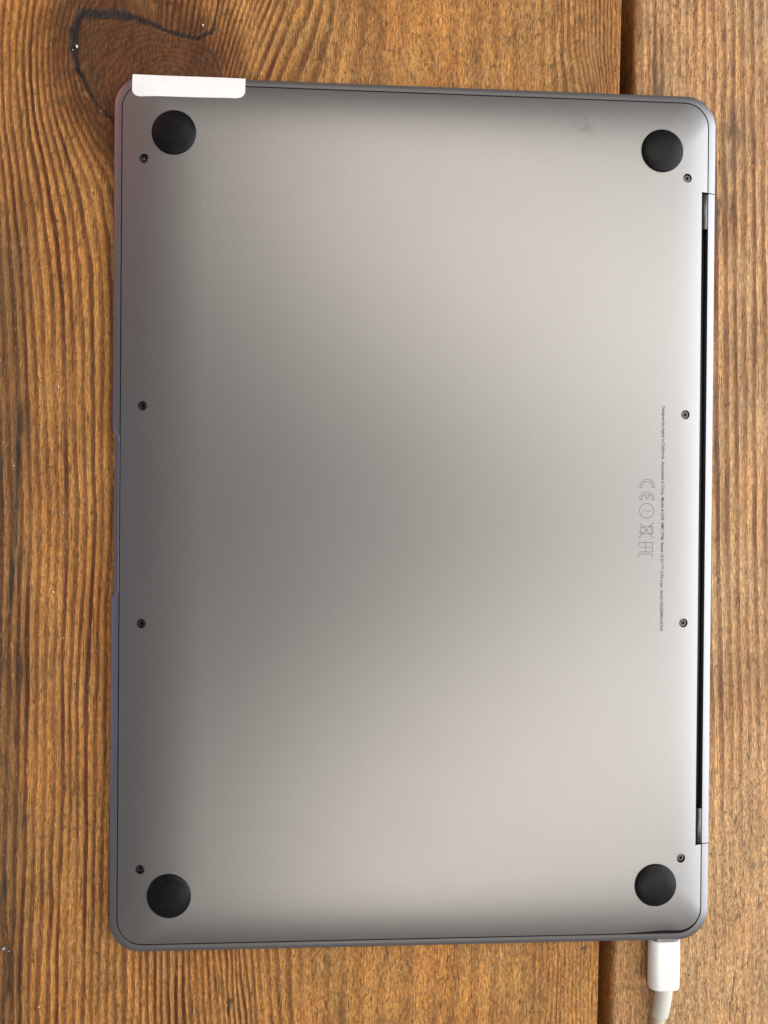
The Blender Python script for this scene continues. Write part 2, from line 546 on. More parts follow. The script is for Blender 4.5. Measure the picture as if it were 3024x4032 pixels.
    for pts, w, v in [([(-61.5, -160), (-59.5, -159.2)], 1.3, 0.8), ([(-60.6, -159.5), (-61.0, -164.2)], 0.55, 0.85),
                      ([(56.3, -145.2), (58.6, -144.6)], 0.7, 0.75), ([(7.6, -155.2), (10, -153.6)], 0.45, 0.5),
                      ([(8.6, -161), (8.8, -164)], 0.7, 0.45), ([(48.9, -140), (48.5, -156), (48.2, -176)], 0.30, 0.75),
                      ([(51.0, -140), (50.2, -160)], 0.2, 0.5), ([(12.4, -150.3), (14.2, -156), (15.6, -160.6)], 0.22, 0.6),
                      ([(-29.0, -163.2), (-29.0, -160)], 0.3, 0.7), ([(45.5, 174), (45.8, 164.6)], 0.4, 0.75),
                      ([(46.0, 163), (47.2, 152), (49.1, 142)], 0.25, 0.55), ([(43.3, 151.2), (44.4, 150.3)], 0.8, 0.7),
                      ([(42.6, 153.3), (43.4, 152.8)], 0.6, 0.5), ([(51.0, 158.7), (53.4, 160.2)], 0.5, 0.55),
                      ([(-3.2, 166.5), (-2.6, 169)], 0.25, 0.8), ([(22.6, 166), (22.6, 164)], 0.2, 0.8),
                      ([(-108.6, 3.6), (-107.4, 2.6)], 0.45, 0.7), ([(-111.2, 5.6), (-110.4, 5.0)], 0.35, 0.6),
                      ([(-107, -4.2), (-106.4, -4.6)], 0.35, 0.7), ([(-27.8, 154.2), (-27.6, 153.8)], 0.35, 0.9)]:
        stroke(stain, X, Y, pts, w, v)
    # greasy dark streaks at far left
    stain = np.maximum(stain, 0.85 * sstep(0.15, 0.6, fbm(X / 1.6, Y / 16.0, 81)) * sstep(-123, -129, X + 1.5 * fbm(X / 6, Y / 20, 83)) * sstep(75, 25, Y))
    stain = np.maximum(stain, 0.45 * sstep(0.42, 0.8, fbm(X / 3.0, Y / 7.0, 82)))
    chips = np.clip(fbm((X + Y * 0.5) / 0.8, (Y - X * 0.5) / 1.6, 53) * 2.6 - 0.7, 0, 1)
    scrape_highlight = np.maximum(scrape_highlight, 0.45 * chips * (np.exp(-((dl - 1.0) / 1.5) ** 2) + 0.6 * np.exp(-((dk - 0.7) / 0.7) ** 2) * sstep(0.35, 0.5, tk) * sstep(0.95, 0.8, tk)))
    for pts, w in [([(22.1, 160.8), (21.9, 157.9), (23.0, 154)], 0.3), ([(23.0, 152.3), (21.8, 148), (20.6, 143.7)], 0.42),
                   ([(23.4, 154.8), (25.9, 149.2), (28, 142)], 0.3), ([(43.6, 158), (41.8, 154.5)], 0.2),
                   ([(23.6, -155.2), (24.0, -162), (24.8, -168.5)], 0.4), ([(20, -158), (22.5, -160)], 0.6)]:
        stroke(scrape_highlight, X, Y, pts, w, 0.62)
    for i in range(520):
        x = rs.uniform(-46, 58)
        y = rs.choice([rs.uniform(139, 178), rs.uniform(-178, -138)])
        a = rs.normal(math.pi / 2, 0.38)
        ln = rs.uniform(0.8, 4.2)
        b = rs.normal(0, 0.3)
        pts = [(x, y), (x + ln / 2 * math.cos(a) + 0.2 * b, y + ln / 2 * math.sin(a)), (x + ln * math.cos(a + b), y + ln * math.sin(a + b))]
        if rs.rand() < 0.62:
            stroke(scrape_highlight, X, Y, pts, rs.uniform(0.2, 0.42), rs.uniform(0.3, 0.75))
        else:
            stroke(stain, X, Y, pts, rs.uniform(0.2, 0.36), rs.uniform(0.3, 0.6))
    for i in range(160):
        x = rs.uniform(-136, -98)
        y = rs.uniform(-178, 120)
        ln = rs.uniform(0.6, 3.5)
        stroke(stain if rs.rand() < 0.65 else scrape_highlight, X, Y, [(x, y), (x + rs.normal(0, 0.15), y + ln)], rs.uniform(0.16, 0.32), rs.uniform(0.2, 0.5))
    for i in range(26):     # long cross scratches
        x = rs.uniform(-110, 60)
        y = rs.choice([rs.uniform(140, 175), rs.uniform(-175, -142)])
        a = rs.uniform(0, math.pi)
        ln = rs.uniform(6, 20)
        stroke(stain, X, Y, [(x, y), (x + ln * math.cos(a), y + ln * math.sin(a))], 0.17, rs.uniform(0.12, 0.3))
    fr = ring - np.floor(ring)
    ridge = np.interp(fr, [0, 0.4, 0.65, 0.85, 0.95, 1.0], [0, 0.02, 0.7, 1, 0.8, 0.0])
    hz = -0.32 * (1 - ridge) * np.clip(amp, 0, 1) * (1 - inner)
    hz += 0.10 * fbm(X / 3.0, Y / 9.0, 95) - 0.35 * crack - 0.22 * np.clip(stain, 0, 1) * 0.6 + 0.10 * scrape_highlight
    hz += 0.25 * inner * fbm(X / 2.5, Y / 2.5, 96)
    hz += -0.15 - 0.35 * sstep(-121, -131, X) * sstep(90, 50, Y)
    return dict(ring=ring, ring_contrast=np.clip(amp, 0, 1.2), knot=knot, crack=np.clip(crack, 0, 1), weathering=np.clip(wea, 0, 1),
                scrape_highlight=np.clip(scrape_highlight, 0, 0.8), stain=np.clip(stain, 0, 0.85), resin=np.clip(resin, 0, 0.8)), hz


def fields_narrow(X, Y, X0):
    rs = np.random.RandomState(23)
    U = X0 + 0.035 * Y + 1.3 * fbm(X / 14.0, Y / 80.0, 103) + 0.3 * vnoise(X / 3.0, Y / 14.0, 104) + 0.12 * vnoise(X / 1.1, Y / 4.0, 105)
    g, s = ring_table([60, 80, 92, 105, 125, 330], [3.2, 2.2, 3.2, 3.4, 3.4, 4.0])
    ring = np.interp(U, g, s)
    amp = np.interp(Y, [-260, -110, -60, 0, 100, 130, 180], [0.25, 0.30, 0.75, 1.0, 1.0, 0.7, 0.65])
    amp = amp * (0.85 + 0.5 * fbm(X / 8.0, Y / 30.0, 121))
    wea = 0.55 * sstep(0.1, 0.7, fbm(X / 4.0, Y / 10.0, 131)) * np.interp(Y, [-180, -80, 60, 180], [0.3, 0.25, 0.45, 1.0])
    g1 = np.exp(-((X - 103) / 6.5) ** 2 - ((Y - 106) / 10.0) ** 2)
    g2 = np.exp(-((X - 108) / 5.0) ** 2 - ((Y - 133) / 9.0) ** 2) * 0.7
    g3 = np.exp(-((X - 82.0) / 3.0) ** 2 - ((Y - 150) / 14.0) ** 2) * 0.8
    wea = np.maximum(wea, np.maximum(g1, np.maximum(g2, g3)) * sstep(-0.35, 0.35, fbm(X / 2.5, Y / 6.0, 132)) * 1.1)
    stain = np.maximum(0.5 * sstep(0.30, 0.75, fbm(X / 1.3, Y / 11.0, 142)) * sstep(60, 130, Y), 0.4 * sstep(0.42, 0.8, fbm(X / 2.2, Y / 7.0, 143)))
    stain = np.maximum(stain, 0.8 * sstep(0.0, 0.5, fbm(X / 1.8, Y / 6.5, 141)) * np.maximum(g1, np.maximum(g2, g3 * 0.8)))
    scrape_highlight = np.zeros(X.shape)
    for pts, w, v in [([(110.0, -154.2), (109, -162), (108.1, -172)], 0.32, 0.85), ([(102.8, -142.6), (102.9, -149.7)], 0.22, 0.75),
                      ([(93.7, -154.4), (94.1, -155.4)], 0.55, 0.85), ([(96.2, -160.6), (96.6, -160.8)], 0.4, 0.7),
                      ([(106.7, -136.8), (107.6, -136)], 0.9, 0.5), ([(110.2, -136.4), (110.8, -134.2)], 0.8, 0.6),
                      ([(112.6, -134), (114.8, -133)], 1.2, 0.32), ([(117.4, -133), (119, -130.8)], 1.1, 0.5),
                      ([(110.0, -127.4), (110.2, -129)], 0.4, 0.7), ([(110.3, -131), (111.6, -136), (112.4, -141)], 0.2, 0.6),
                      ([(109.8, -100.5), (109.9, -106.5)], 1.0, 0.42), ([(110.5, -85), (118, -93)], 0.22, 0.4),
                      ([(102.6, -20.3), (103.4, -21.0)], 0.5, 0.75), ([(102.4, -17.8), (103.0, -18.2)], 0.45, 0.5),
                      ([(78.9, 176), (78.7, 160), (78.6, 140)], 0.45, 0.6), ([(76.8, 163.5), (77.8, 163.8)], 0.4, 0.8),
                      ([(101.5, 35), (101.2, 20)], 0.22, 0.5), ([(116.0, 60), (116.2, 40)], 0.22, 0.6)]:
        stroke(stain, X, Y, pts, w, v)
    stroke(scrape_highlight, X, Y, [(117, 47), (117.2, 33)], 0.25, 0.6)
    for i in range(420):
        x = rs.uniform(72, 124)
        y = rs.uniform(-178, 178) if rs.rand() < 0.55 else rs.uniform(-178, -60)
        a = rs.normal(math.pi / 2, 0.35)
        ln = rs.uniform(0.5, 3.0)
        pts = [(x, y), (x + ln * math.cos(a), y + ln * math.sin(a))]
        if rs.rand() < 0.45:
            stroke(scrape_highlight, X, Y, pts, rs.uniform(0.16, 0.3), rs.uniform(0.15, 0.45))
        else:
            stroke(stain, X, Y, pts, rs.uniform(0.16, 0.32), rs.uniform(0.2, 0.6))
    for i in range(14):
        x = rs.uniform(74, 122)
        y = rs.choice([rs.uniform(-60, 175), rs.uniform(-175, -60)])
        a = rs.uniform(0, math.pi)
        ln = rs.uniform(4, 13)
        stroke(stain, X, Y, [(x, y), (x + ln * math.cos(a), y + ln * math.sin(a))], 0.18, rs.uniform(0.15, 0.35))
    edge_highlight = 0.30 * np.exp(-((X0 - 71.5) / 2.2) ** 2)  # highlight of the rounded edge, painted as a pale band beside the gap
    scrape_highlight = np.maximum(scrape_highlight, edge_highlight * (0.8 + 0.6 * fbm(X / 2, Y / 9, 151)))
    fr = ring - np.floor(ring)
    ridge = np.interp(fr, [0, 0.4, 0.65, 0.85, 0.95, 1.0], [0, 0.02, 0.7, 1, 0.8, 0.0])
    hz = -0.27 * (1 - ridge) * np.clip(amp, 0, 1) + 0.12 * fbm(X / 2.0, Y / 6.0, 195) - 0.2 * stain + 0.08 * scrape_highlight - 0.15
    z = np.zeros(X.shape)
    return dict(ring=ring, ring_contrast=np.clip(amp, 0, 1.2), knot=z, crack=z, weathering=np.clip(wea, 0, 1),
                scrape_highlight=np.clip(scrape_highlight, 0, 0.8), stain=np.clip(stain, 0, 0.85),
                resin=np.clip(0.4 * sstep(0.3, 0.8, fbm(X / 8, Y / 50, 171)), 0, 0.6)), hz


wide = plank(-230, 65.9, -140, 67, 4, 0.7, fields_wide, M_wood1, 'wide brown plank with knot, to the left of the gap')
narrow = plank(70.85, 240, 70, 128, 2.6, 4, fields_narrow, M_wood2, 'paler plank to the right of the gap')

# added board under the gap, stops light leaking up from below
bm = bmesh.new()
bmesh.ops.create_cube(bm, size=1.0)
bmesh.ops.scale(bm, vec=(0.16, 0.50, 0.03), verts=bm.verts)
bmesh.ops.bevel(bm, geom=bm.edges[:], offset=0.002, segments=2, affect='EDGES')
backing = from_bm('gap_backing', bm, M_under, table, True, 40)
backing.location = (0.068, 0, 0.03 - 0.028 - 0.0153)

# flecks of paint and lint stuck in the grain
rf = np.random.RandomState(4)


def fleck(x, y, rx, ry, rot, mat, h=0.35):
    bm = bmesh.new()
    n = 9
    rr_ = [1 + rf.uniform(-0.3, 0.3) for _ in range(n)]
    ca, sa = math.cos(rot), math.sin(rot)
    rx, ry = rx * 0.65, ry * 0.7
    loops = []
    for z, s in ((0.0, 1.0), (h * 0.6, 0.92), (h, 0.5)):
        lp = []
        for i in range(n):
            a = 2 * math.pi * i / n
            px, py = rx * rr_[i] * s * math.cos(a), ry * rr_[i] * s * math.sin(a)
            lp.append((px * ca - py * sa, px * sa + py * ca, z))
        loops.append(lp)
    vv = loft(bm, loops)
    bm.faces.new(vv[-1])
    bm.faces.new(vv[0][::-1])
    o = from_bm('paint_fleck', bm, mat, wide if x < 66 else narrow, False)
    o.location = (x * MM, y * MM, -0.00015)
    return o


for a in [(-71.3, 159.7, 0.32, 0.55, 0.2, M_fleck), (-111.3, 150.8, 0.5, 0.75, 0.3, M_fleck), (-112.6, 149.6, 0.22, 0.25, 0, M_fleck),
          (-116.4, 41.1, 0.14, 1.0, 0.08, M_fleck), (-132.6, -140.2, 0.95, 0.7, 0.4, M_fleckgrey), (-130.9, -140.9, 0.5, 0.3, 0.2, M_fleckgrey),
          (-121.4, -159.3, 0.36, 0.3, 0.4, M_fleck), (-114.7, 0.6, 0.42, 0.5, 0.1, M_fleckgrey), (-117.8, -25.1, 0.45, 0.5, 0.3, M_fleck),
          (-114.4, -40.0, 0.35, 0.4, 0.5, M_fleckgrey), (-133.6, 23.0, 0.2, 0.2, 0, M_fleck), (-130.2, 15.6, 0.25, 0.3, 0, M_fleck),
          (0.2, 157.3, 0.2, 0.28, 0, M_fleck), (2.0, -152.5, 0.15, 0.35, 0.1, M_fleck), (113.2, 100.7, 0.5, 0.45, 0.3, M_fleckgrey),
          (103.2, 104.6, 0.3, 0.3, 0.3, M_fleckgrey), (105.4, -37.6, 0.3, 0.45, 0.1, M_fleckgrey), (-61.4, 167.8, 0.3, 0.25, 0, M_fleckgrey),
          (56.4, -164.0, 0.3, 0.4, 0.3, M_fleckgrey), (115.6, 66.0, 0.35, 0.2, 0.1, M_fleck)]:
    fleck(*a)

# ------------------------------------------------------------------ laptop
laptop = empty('laptop', (0, 0, 0))
laptop['label'] = 'closed grey aluminium laptop lying upside down on the plank table'
laptop['category'] = 'laptop'

HX, HY = 98.25, 140.25          # outer half sizes
SX0, SX1, SY = -95.8, 95.6, 137.8   # seam rectangle
HINGE = 108.2


def zplane(x):
    return 6.4 + (x + 98) / 196 * 2.35


def zseam(x):
    return 4.3 + (x + 98) / 196 * 2.7


def zouter(x):
    return 3.6 + (x + 98) / 196 * 2.7


LB = 26.0


def drop(d, x, nx, ny):
    """how far the panel lies below its flat plane, d mm in from the seam"""
    wf, wr, ws = max(0, -nx) ** 2, max(0, nx) ** 2, ny * ny
    p = wf * 2.2 + wr * 4.5 + ws * 3.3
    return (zplane(x) - zseam(x)) * max(0.0, 1 - d / LB) ** p


def rr(x0, x1, y0, y1, r, nc=20):
    """rounded rectangle, counter-clockwise, fixed number of points: list of (x, y, nx, ny)"""
    out = []

    def straight(ax, ay, bx, by, n, nx, ny, extra=()):
        ts = sorted(set([i / n for i in range(n)]) | set(extra))
        for t in ts:
            out.append((ax + (bx - ax) * t, ay + (by - ay) * t, nx, ny))

    def corner(cx, cy, a0):
        for i in range(nc):
            a = a0 + (i / nc) * math.pi / 2
            out.append((cx + r * math.cos(a), cy + r * math.sin(a), math.cos(a), math.sin(a)))
    ya, yb = y0 + r, y1 - r
    # right side with fixed stations at the hinge slot
    hs = min(HINGE, yb - 3)
    st = [-hs, -hs + 0.3, hs - 0.3, hs]
    ys = [ya, ya + (st[0] - ya) * 0.5] + st[:2] + list(np.linspace(st[1], st[2], 42)[1:-1]) + st[2:] + [(st[3] + yb) / 2]
    for y in ys:
        out.append((x1, y, 1, 0))
    corner(x1 - r, y1 - r, 0)
    straight(x1 - r, y1, x0 + r, y1, 60, 0, 1)
    corner(x0 + r, y1 - r, math.pi / 2)
    straight(x0, y1 - r, x0, y0 + r, 260, -1, 0)
    corner(x0 + r, y0 + r, math.pi)
    straight(x0 + r, y0, x1 - r, y0, 60, 0, -1)
    corner(x1 - r, y0 + r, 1.5 * math.pi)
    return out


def notch(y):
    """thumb scoop in the front edge"""
    t = np.clip((27.6 - abs(y - 0.4)) / 4.0, 0, 1)
    return float(t * t * (3 - 2 * t))


# lid, resting on the table
lp = []
for z, ins in ((0.35, 2.2), (0.12, 1.6), (0.12, 1.4), (0.45, 0.65), (1.2, 0.25), (2.40, 0.2), (2.56, 0.28), (2.62, 0.45)):
    lp.append([(p[0], p[1], z) for p in rr(-HX + 0.15 + ins, HX - ins, -HY + ins, HY - ins, 9.5 - ins * 0.8)])
bm = bmesh.new()
vv = loft(bm, lp)
bm.faces.new(vv[-1])
bm.faces.new(vv[0][::-1])
lid = from_bm('lid', bm, M_rim, laptop, True, 50)


def gap_extra(x, y):
    """the panel stands slightly off the frame at the corner by the charging port"""
    return 0.75 * math.exp(-((x - 84) / 9.0) ** 2) * (1 if y < -130 else 0) * (1 if x > 62 else 0)


outer = rr(-HX, HX, -HY, HY, 10.0)
seam = rr(SX0, SX1, -SY, SY, 8.2)
NP = len(outer)


def rim_profile(i):
    ox, oy, nx, ny = outer[i]
    sx, sy, snx, sny = seam[i]
    k = notch(oy) if ox < -HX + 0.01 else 0.0
    if k:
        ox += 1.45 * k
    zs = zseam(sx)
    P = [(sx, sy, 2.75), (sx, sy, zs - 0.18)]
    P.append((sx + nx * 0.10, sy + ny * 0.10, zs + 0.02))
    zo = zouter(sx)
    for t in (0.06, 0.3, 0.6, 0.85, 0.95):
        b = 0.12 * math.sin(t * math.pi)
        P.append((sx + (ox - sx) * t, sy + (oy - sy) * t, zs + 0.02 + (zo + 0.12 - zs) * t + b))
    P.append((ox, oy, zo))
    P.append((ox - nx * 0.03, oy - ny * 0.03, 0.35 * zo + 0.65 * 2.9))
    P.append((ox - nx * 0.25, oy - ny * 0.25, 2.75))
    return P


def sweep(name, ids, mat, parent):
    prof = [rim_profile(i) for i in ids]
    bm = bmesh.new()
    V = [[bm.verts.new(Vector(p) * MM) for p in pr] for pr in prof]
    m = len(prof[0])
    for a, b in zip(V[:-1], V[1:]):
        for j in range(m):
            j2 = (j + 1) % m
            bm.faces.new((a[j], a[j2], b[j2], b[j]))
    bm.faces.new(V[0][::-1])
    bm.faces.new(V[-1])
    return from_bm(name, bm, mat, parent, True, 35)


hinge_ids = [i for i in range(NP) if outer[i][0] > HX - 0.01 and abs(outer[i][1]) <= HINGE - 0.29]
first = max(hinge_ids) + 1
rim_ids = [(first + k) % NP for k in range(NP - len(hinge_ids))]
sweep('base_frame', rim_ids, M_rim, laptop)
lip = sweep('hinge_lip', hinge_ids, M_rim, lid)

# bottom panel: closed solid, then slot and screw wells are cut
GAP = 0.19
loops = []
base_ring = rr(SX0 + GAP, SX1 - GAP, -SY + GAP, SY - GAP, 8.0)
low = [(p[0] - p[2] * 0.5, p[1] - p[3] * 0.5, 2.9) for p in base_ring]
loops.append(low)


def panel_loop(d, dz=0.0):
    pts = rr(SX0 + GAP + d, SX1 - GAP - d, -SY + GAP + d, SY - GAP - d, 8.0)
    out = []
    for (x, y, nx, ny), b in zip(pts, base_ring):
        e = gap_extra(x, y) * max(0, 1 - d / 3.0)
        z = zplane(x) - drop(d, x, b[2], b[3]) + dz
        out.append((x, y + e, z))
    return out


loops.append(panel_loop(0.0, -0.14))
for d in (0.10, 0.35, 0.8, 1.4, 2.1, 3, 4, 5.2, 6.5, 8, 10, 12.5, 15.5, 19, 22.5, LB, LB + 0.4, LB + 1.2):
    loops.append(panel_loop(d))
bm = bmesh.new()
vv = loft(bm, loops)
bm.faces.new(vv[-1])
bm.faces.new(vv[0][::-1])
panel = from_bm('bottom_panel', bm, M_alu, laptop, True)


bpy.context.view_layer.update()
_bvh = BVHTree.FromObject(panel, bpy.context.evaluated_depsgraph_get())


def panel_hit(x, y):
    h = _bvh.ray_cast(Vector((x * MM, y * MM, 0.05)), Vector((0, 0, -1)))
    return h[0].z / MM, h[1]


def panel_z(x, y):
    return panel_hit(x, y)[0]


SCREWS = [(-88.5, 113.2), (-88.45, 34.75), (-88.4, -34.55), (-88.3, -113.0), (87.9, 112.35), (88.0, 34.45), (88.0, -34.3), (87.95, -112.2)]
FEET = [(-79.05, 121.4), (-79.0, -121.3), (79.2, 120.9), (79.3, -120.8)]

cut = bmesh.new()


def cut_box(x0, x1, y0, y1, z0, z1):
    r = bmesh.ops.create_cube(cut, size=1.0)
    bmesh.ops.scale(cut, vec=((x1 - x0) * MM, (y1 - y0) * MM, (z1 - z0) * MM), verts=r['verts'])
    bmesh.ops.translate(cut, vec=((x0 + x1) / 2 * MM, (y0 + y1) / 2 * MM, (z0 + z1) / 2 * MM), verts=r['verts'])


cut_box(93.2, 99.0, -108.3, 108.3, 1.0, 20.0)
for (x, y) in SCREWS:
    z = panel_z(x, y)
    r = bmesh.ops.create_cone(cut, cap_ends=True, segments=40, radius1=1.50 * MM, radius2=1.50 * MM, depth=6 * MM)
    bmesh.ops.translate(cut, vec=(x * MM, y * MM, (z - 1.6 + 3) * MM), verts=r['verts'])
cm = bpy.data.meshes.new('cut')
cut.to_mesh(cm)
cut.free()
co_ = bpy.data.objects.new('cut', cm)
col.objects.link(co_)
bo = panel.modifiers.new('cut', 'BOOLEAN')
bo.operation = 'DIFFERENCE'
bo.solver = 'EXACT'
bo.object = co_
bpy.context.view_layer.update()
dg = bpy.context.evaluated_depsgraph_get()
nm = bpy.data.meshes.new_from_object(panel.evaluated_get(dg))
panel.modifiers.clear()
panel.data = nm
nm.name = 'bottom_panel'
nm.materials.clear()
nm.materials.append(M_alu)
nm.polygons.foreach_set('use_smooth', [True] * len(nm.polygons))
nm.set_sharp_from_angle(angle=math.radians(28))
bpy.data.objects.remove(co_)


def surf_rot(x, y):
    e = 5.0
    n = Vector((-(panel_z(x + e, y) - panel_z(x - e, y)) / (2 * e), -(panel_z(x, y + e) - panel_z(x, y - e)) / (2 * e), 1)).normalized()
    return Vector((0, 0, 1)).rotation_difference(n).to_euler()


# rubber feet: shallow domes with a worn dimple in the middle
bm = bmesh.new()
n = 72
loops = []
for r, z in ((7.0, -1.2), (7.04, 0.0), (7.02, 0.12), (6.85, 0.26), (6.3, 0.46), (5.3, 0.68), (4.2, 0.83), (3.0, 0.93), (2.0, 0.975), (1.2, 0.995), (0.5, 1.0)):
    z = z * 1.45 if z > 0 else z
    loops.append([(r * math.cos(2 * math.pi * i / n), r * math.sin(2 * math.pi * i / n), z) for i in range(n)])
vv = loft(bm, loops)
bm.faces.new(vv[-1])
bm.faces.new(vv[0][::-1])
foot = from_bm('rubber_foot', bm, M_rubber, laptop, True, 60)
for i, (x, y) in enumerate(FEET):
    f = foot if i == 0 else foot.copy()
    if i:
        col.objects.link(f)
    f.parent = laptop
    f.location = (x * MM, y * MM, (panel_z(x, y) + 0.02) * MM)
    f.rotation_euler = surf_rot(x, y)

# screws: dished head with five-lobed socket
bm = bmesh.new()
n = 50


def lobe(a):
    return 0.50 + 0.14 * math.cos(5 * a)


loops = []
for r, z in ((1.44, -0.70), (1.44, -0.30), (1.37, -0.22), (1.05, -0.14), (0.78, -0.12)):
    loops.append([(r * math.cos(2 * math.pi * i / n), r * math.sin(2 * math.pi * i / n), z) for i in range(n)])
loops.append([(lobe(2 * math.pi * i / n) * math.cos(2 * math.pi * i / n), lobe(2 * math.pi * i / n) * math.sin(2 * math.pi * i / n), -0.14) for i in range(n)])
vv = loft(bm, loops)
bm.faces.new(vv[0][::-1])
screw = from_bm('screw', bm, M_screw, laptop, True, 40)
bm = bmesh.new()
loops = [[(s * lobe(2 * math.pi * i / n) * math.cos(2 * math.pi * i / n), s * lobe(2 * math.pi * i / n) * math.sin(2 * math.pi * i / n), z) for i in range(n)]
         for s, z in ((0.995, -0.15), (0.93, -0.62))]
vv = loft(bm, loops)
bm.faces.new(vv[-1])
sock = from_bm('socket', bm, M_socket, screw, True, 40, recalc=False)
for i, (x, y) in enumerate(SCREWS):
    s = screw if i == 0 else screw.copy()
    k = sock if i == 0 else sock.copy()
    if i:
        col.objects.link(s)
        col.objects.link(k)
        k.parent = s
    s.parent = laptop
    s.location = (x * MM, y * MM, (panel_z(x, y) - (0.7 if x < 0 else 0.16)) * MM)
    s.rotation_euler = surf_rot(x, y)
    s.rotation_euler.rotate_axis('Z', 0.7 * i)
# light crumb caught in one screw head
bm = bmesh.new()
bmesh.ops.create_icosphere(bm, subdivisions=1, radius=0.26 * MM)
for v in bm.verts:
    v.co.x *= 0.7 + rf.uniform(-0.2, 0.2)
    v.co.y *= 1.2 + rf.uniform(-0.3, 0.3)
cr = from_bm('crumb', bm, simple_mat('crumb', (0.45, 0.27, 0.10), 0.8), None, False)
cr.location = (-88.55 * MM, 113.15 * MM, (panel_z(-88.5, 113.2) - 0.58) * MM)
cr['label'] = 'tiny tan crumb in the screw beside the white sticker'
cr['category'] = 'crumb'


# hinge: black cover deep in the slot, grey barrel at each end
def tube(name, y0, y1, x, z, r, mat, parent):
    bm = bmesh.new()
    n = 28
    loops = []
    for y, s in ((y0, 0.86), (y0 + 0.2, 1.0), (y1 - 0.2, 1.0), (y1, 0.86)):
        loops.append([(x + s * r * math.cos(2 * math.pi * i / n), y, z + s * r * math.sin(2 * math.pi * i / n)) for i in range(n)])
    vv = loft(bm, loops)
    bm.faces.new(vv[-1])
    bm.faces.new(vv[0][::-1])
    return from_bm(name, bm, mat, parent, True, 40)


tube('hinge_cover', -95.9, 95.9, 94.6, 4.4, 1.1, M_black, laptop)
tube('hinge_barrel', 96.1, 107.6, 94.45, 6.6, 1.1, M_barrel, laptop)
tube('hinge_barrel', -107.6, -96.1, 94.45, 6.6, 1.1, M_barrel, laptop)

# ---- printed line and approval marks, laser-engraved on the panel
LIFT = 0.012


def text_run(body, y0, y1):
    fc = bpy.data.curves.new('text', 'FONT')
    fc.body = body
    fc.size = 1.0
    fc.offset = 0.004
    fo = bpy.data.objects.new('text', fc)
    col.objects.link(fo)
    bpy.context.view_layer.update()
    tm = bpy.data.meshes.new_from_object(fo.evaluated_get(bpy.context.evaluated_depsgraph_get()))
    bpy.data.objects.remove(fo)
    tv = np.array([v.co for v in tm.vertices])
    kx = (y0 - y1) / (tv[:, 0].max() - tv[:, 0].min())
    ky = 1.03 / 0.729
    for v in tm.vertices:
        x = 79.97 + v.co.y * ky
        y = y0 - (v.co.x - tv[:, 0].min()) * kx
        v.co = (x * MM, y * MM, (zplane(x) + LIFT) * MM)
    link('printed_text', tm, M_print, panel, False)


text_run('Designed by Apple in California  Assembled in China  Model A1534  EMC 2746  Rated 14.5V', 37.05, -14.5)
text_run('2.0A max.  Serial C02QF8KLGCN3', -17.2, -36.85)

bm = bmesh.new()


def strip(pts, w=0.135, closed=False):
    """flat line along pts (u = across, v = down the text direction, mm)"""
    P = [Vector((p[0], p[1])) for p in pts]
    n = len(P)
    Lf, Rt = [], []
    for i in range(n):
        if closed:
            d1, d2 = P[i] - P[i - 1], P[(i + 1) % n] - P[i]
        else:
            d1 = P[i] - P[i - 1] if i else P[1] - P[0]
            d2 = P[i + 1] - P[i] if i < n - 1 else d1
        d1.normalize()
        d2.normalize()
        t = d1 + d2
        if t.length < 1e-6:
            t = d1
        t.normalize()
        nn = Vector((-t.y, t.x))
        k = w / 2 / max(0.5, abs(nn.dot(Vector((-d1.y, d1.x)))))
        Lf.append(P[i] + nn * k)
        Rt.append(P[i] - nn * k)
    V = []
    for a, b in zip(Lf, Rt):
        V.append([bm.verts.new((q.x * MM, q.y * MM, (zplane(q.x) + LIFT) * MM)) for q in (a, b)])
    for i in range(n if closed else n - 1):
        j = (i + 1) % n
        f = bm.faces.new((V[i][0], V[i][1], V[j][1], V[j][0]))


CU, K = 75.1, 1 / 50.0


def W1(u, v):      # mark coordinates -> panel mm
    return (CU + (u - 409) * K, 13.0 - (v - 1393) * K)


def W2(u, v):
    return W1(u, v + 1866)


def arc(cx, cy, rx, ry, a0, a1, n=28):
    return [(cx + rx * math.cos(a0 + (a1 - a0) * i / n), cy - ry * math.sin(a0 + (a1 - a0) * i / n)) for i in range(n + 1)]


pi = math.pi
c_out = arc(412, 1515, 122, 122, 0, pi)
c_in = arc(412, 1515, 86, 86, pi, 0)
strip([W1(*p) for p in [(534, 1525)] + c_out + [(290, 1525), (326, 1525)] + c_in + [(498, 1525)]], closed=True)
e_out = arc(410, 1718, 121, 121, 0, pi)
e_l = arc(410, 1718, 86, 86, pi, pi / 2 + 0.26, 12)
e_r = arc(410, 1718, 86, 86, pi / 2 - 0.26, 0, 12)
strip([W1(*p) for p in [(531, 1728)] + e_out + [(289, 1728), (324, 1728)] + e_l + [(389, 1703), (431, 1703)] + e_r + [(496, 1728)]], closed=True)
strip([W1(*p) for p in arc(407, 1911, 119, 122, 0, 2 * pi, 56)[:-1]], closed=True)
strip([W1(388, 1913), W1(478, 1913)], 0.13)
strip([W1(345, 1911), W1(366, 1911)], 0.13)
for a, b in (((285, 237), (522, 487)), ((522, 237), (275, 495))):
    strip([W2(*a), W2(*b)])
strip([W2(*p) for p in [(312, 314), (490, 300), (508, 304), (517, 318), (517, 408), (508, 422), (490, 426), (320, 412)]])
strip([W2(490, 303), W2(490, 424)])
strip([W2(312, 396), W2(312, 314), W2(300, 318)])
strip([W2(*p) for p in arc(307, 408, 15, 15, 0, 2 * pi, 20)[:-1]], closed=True)
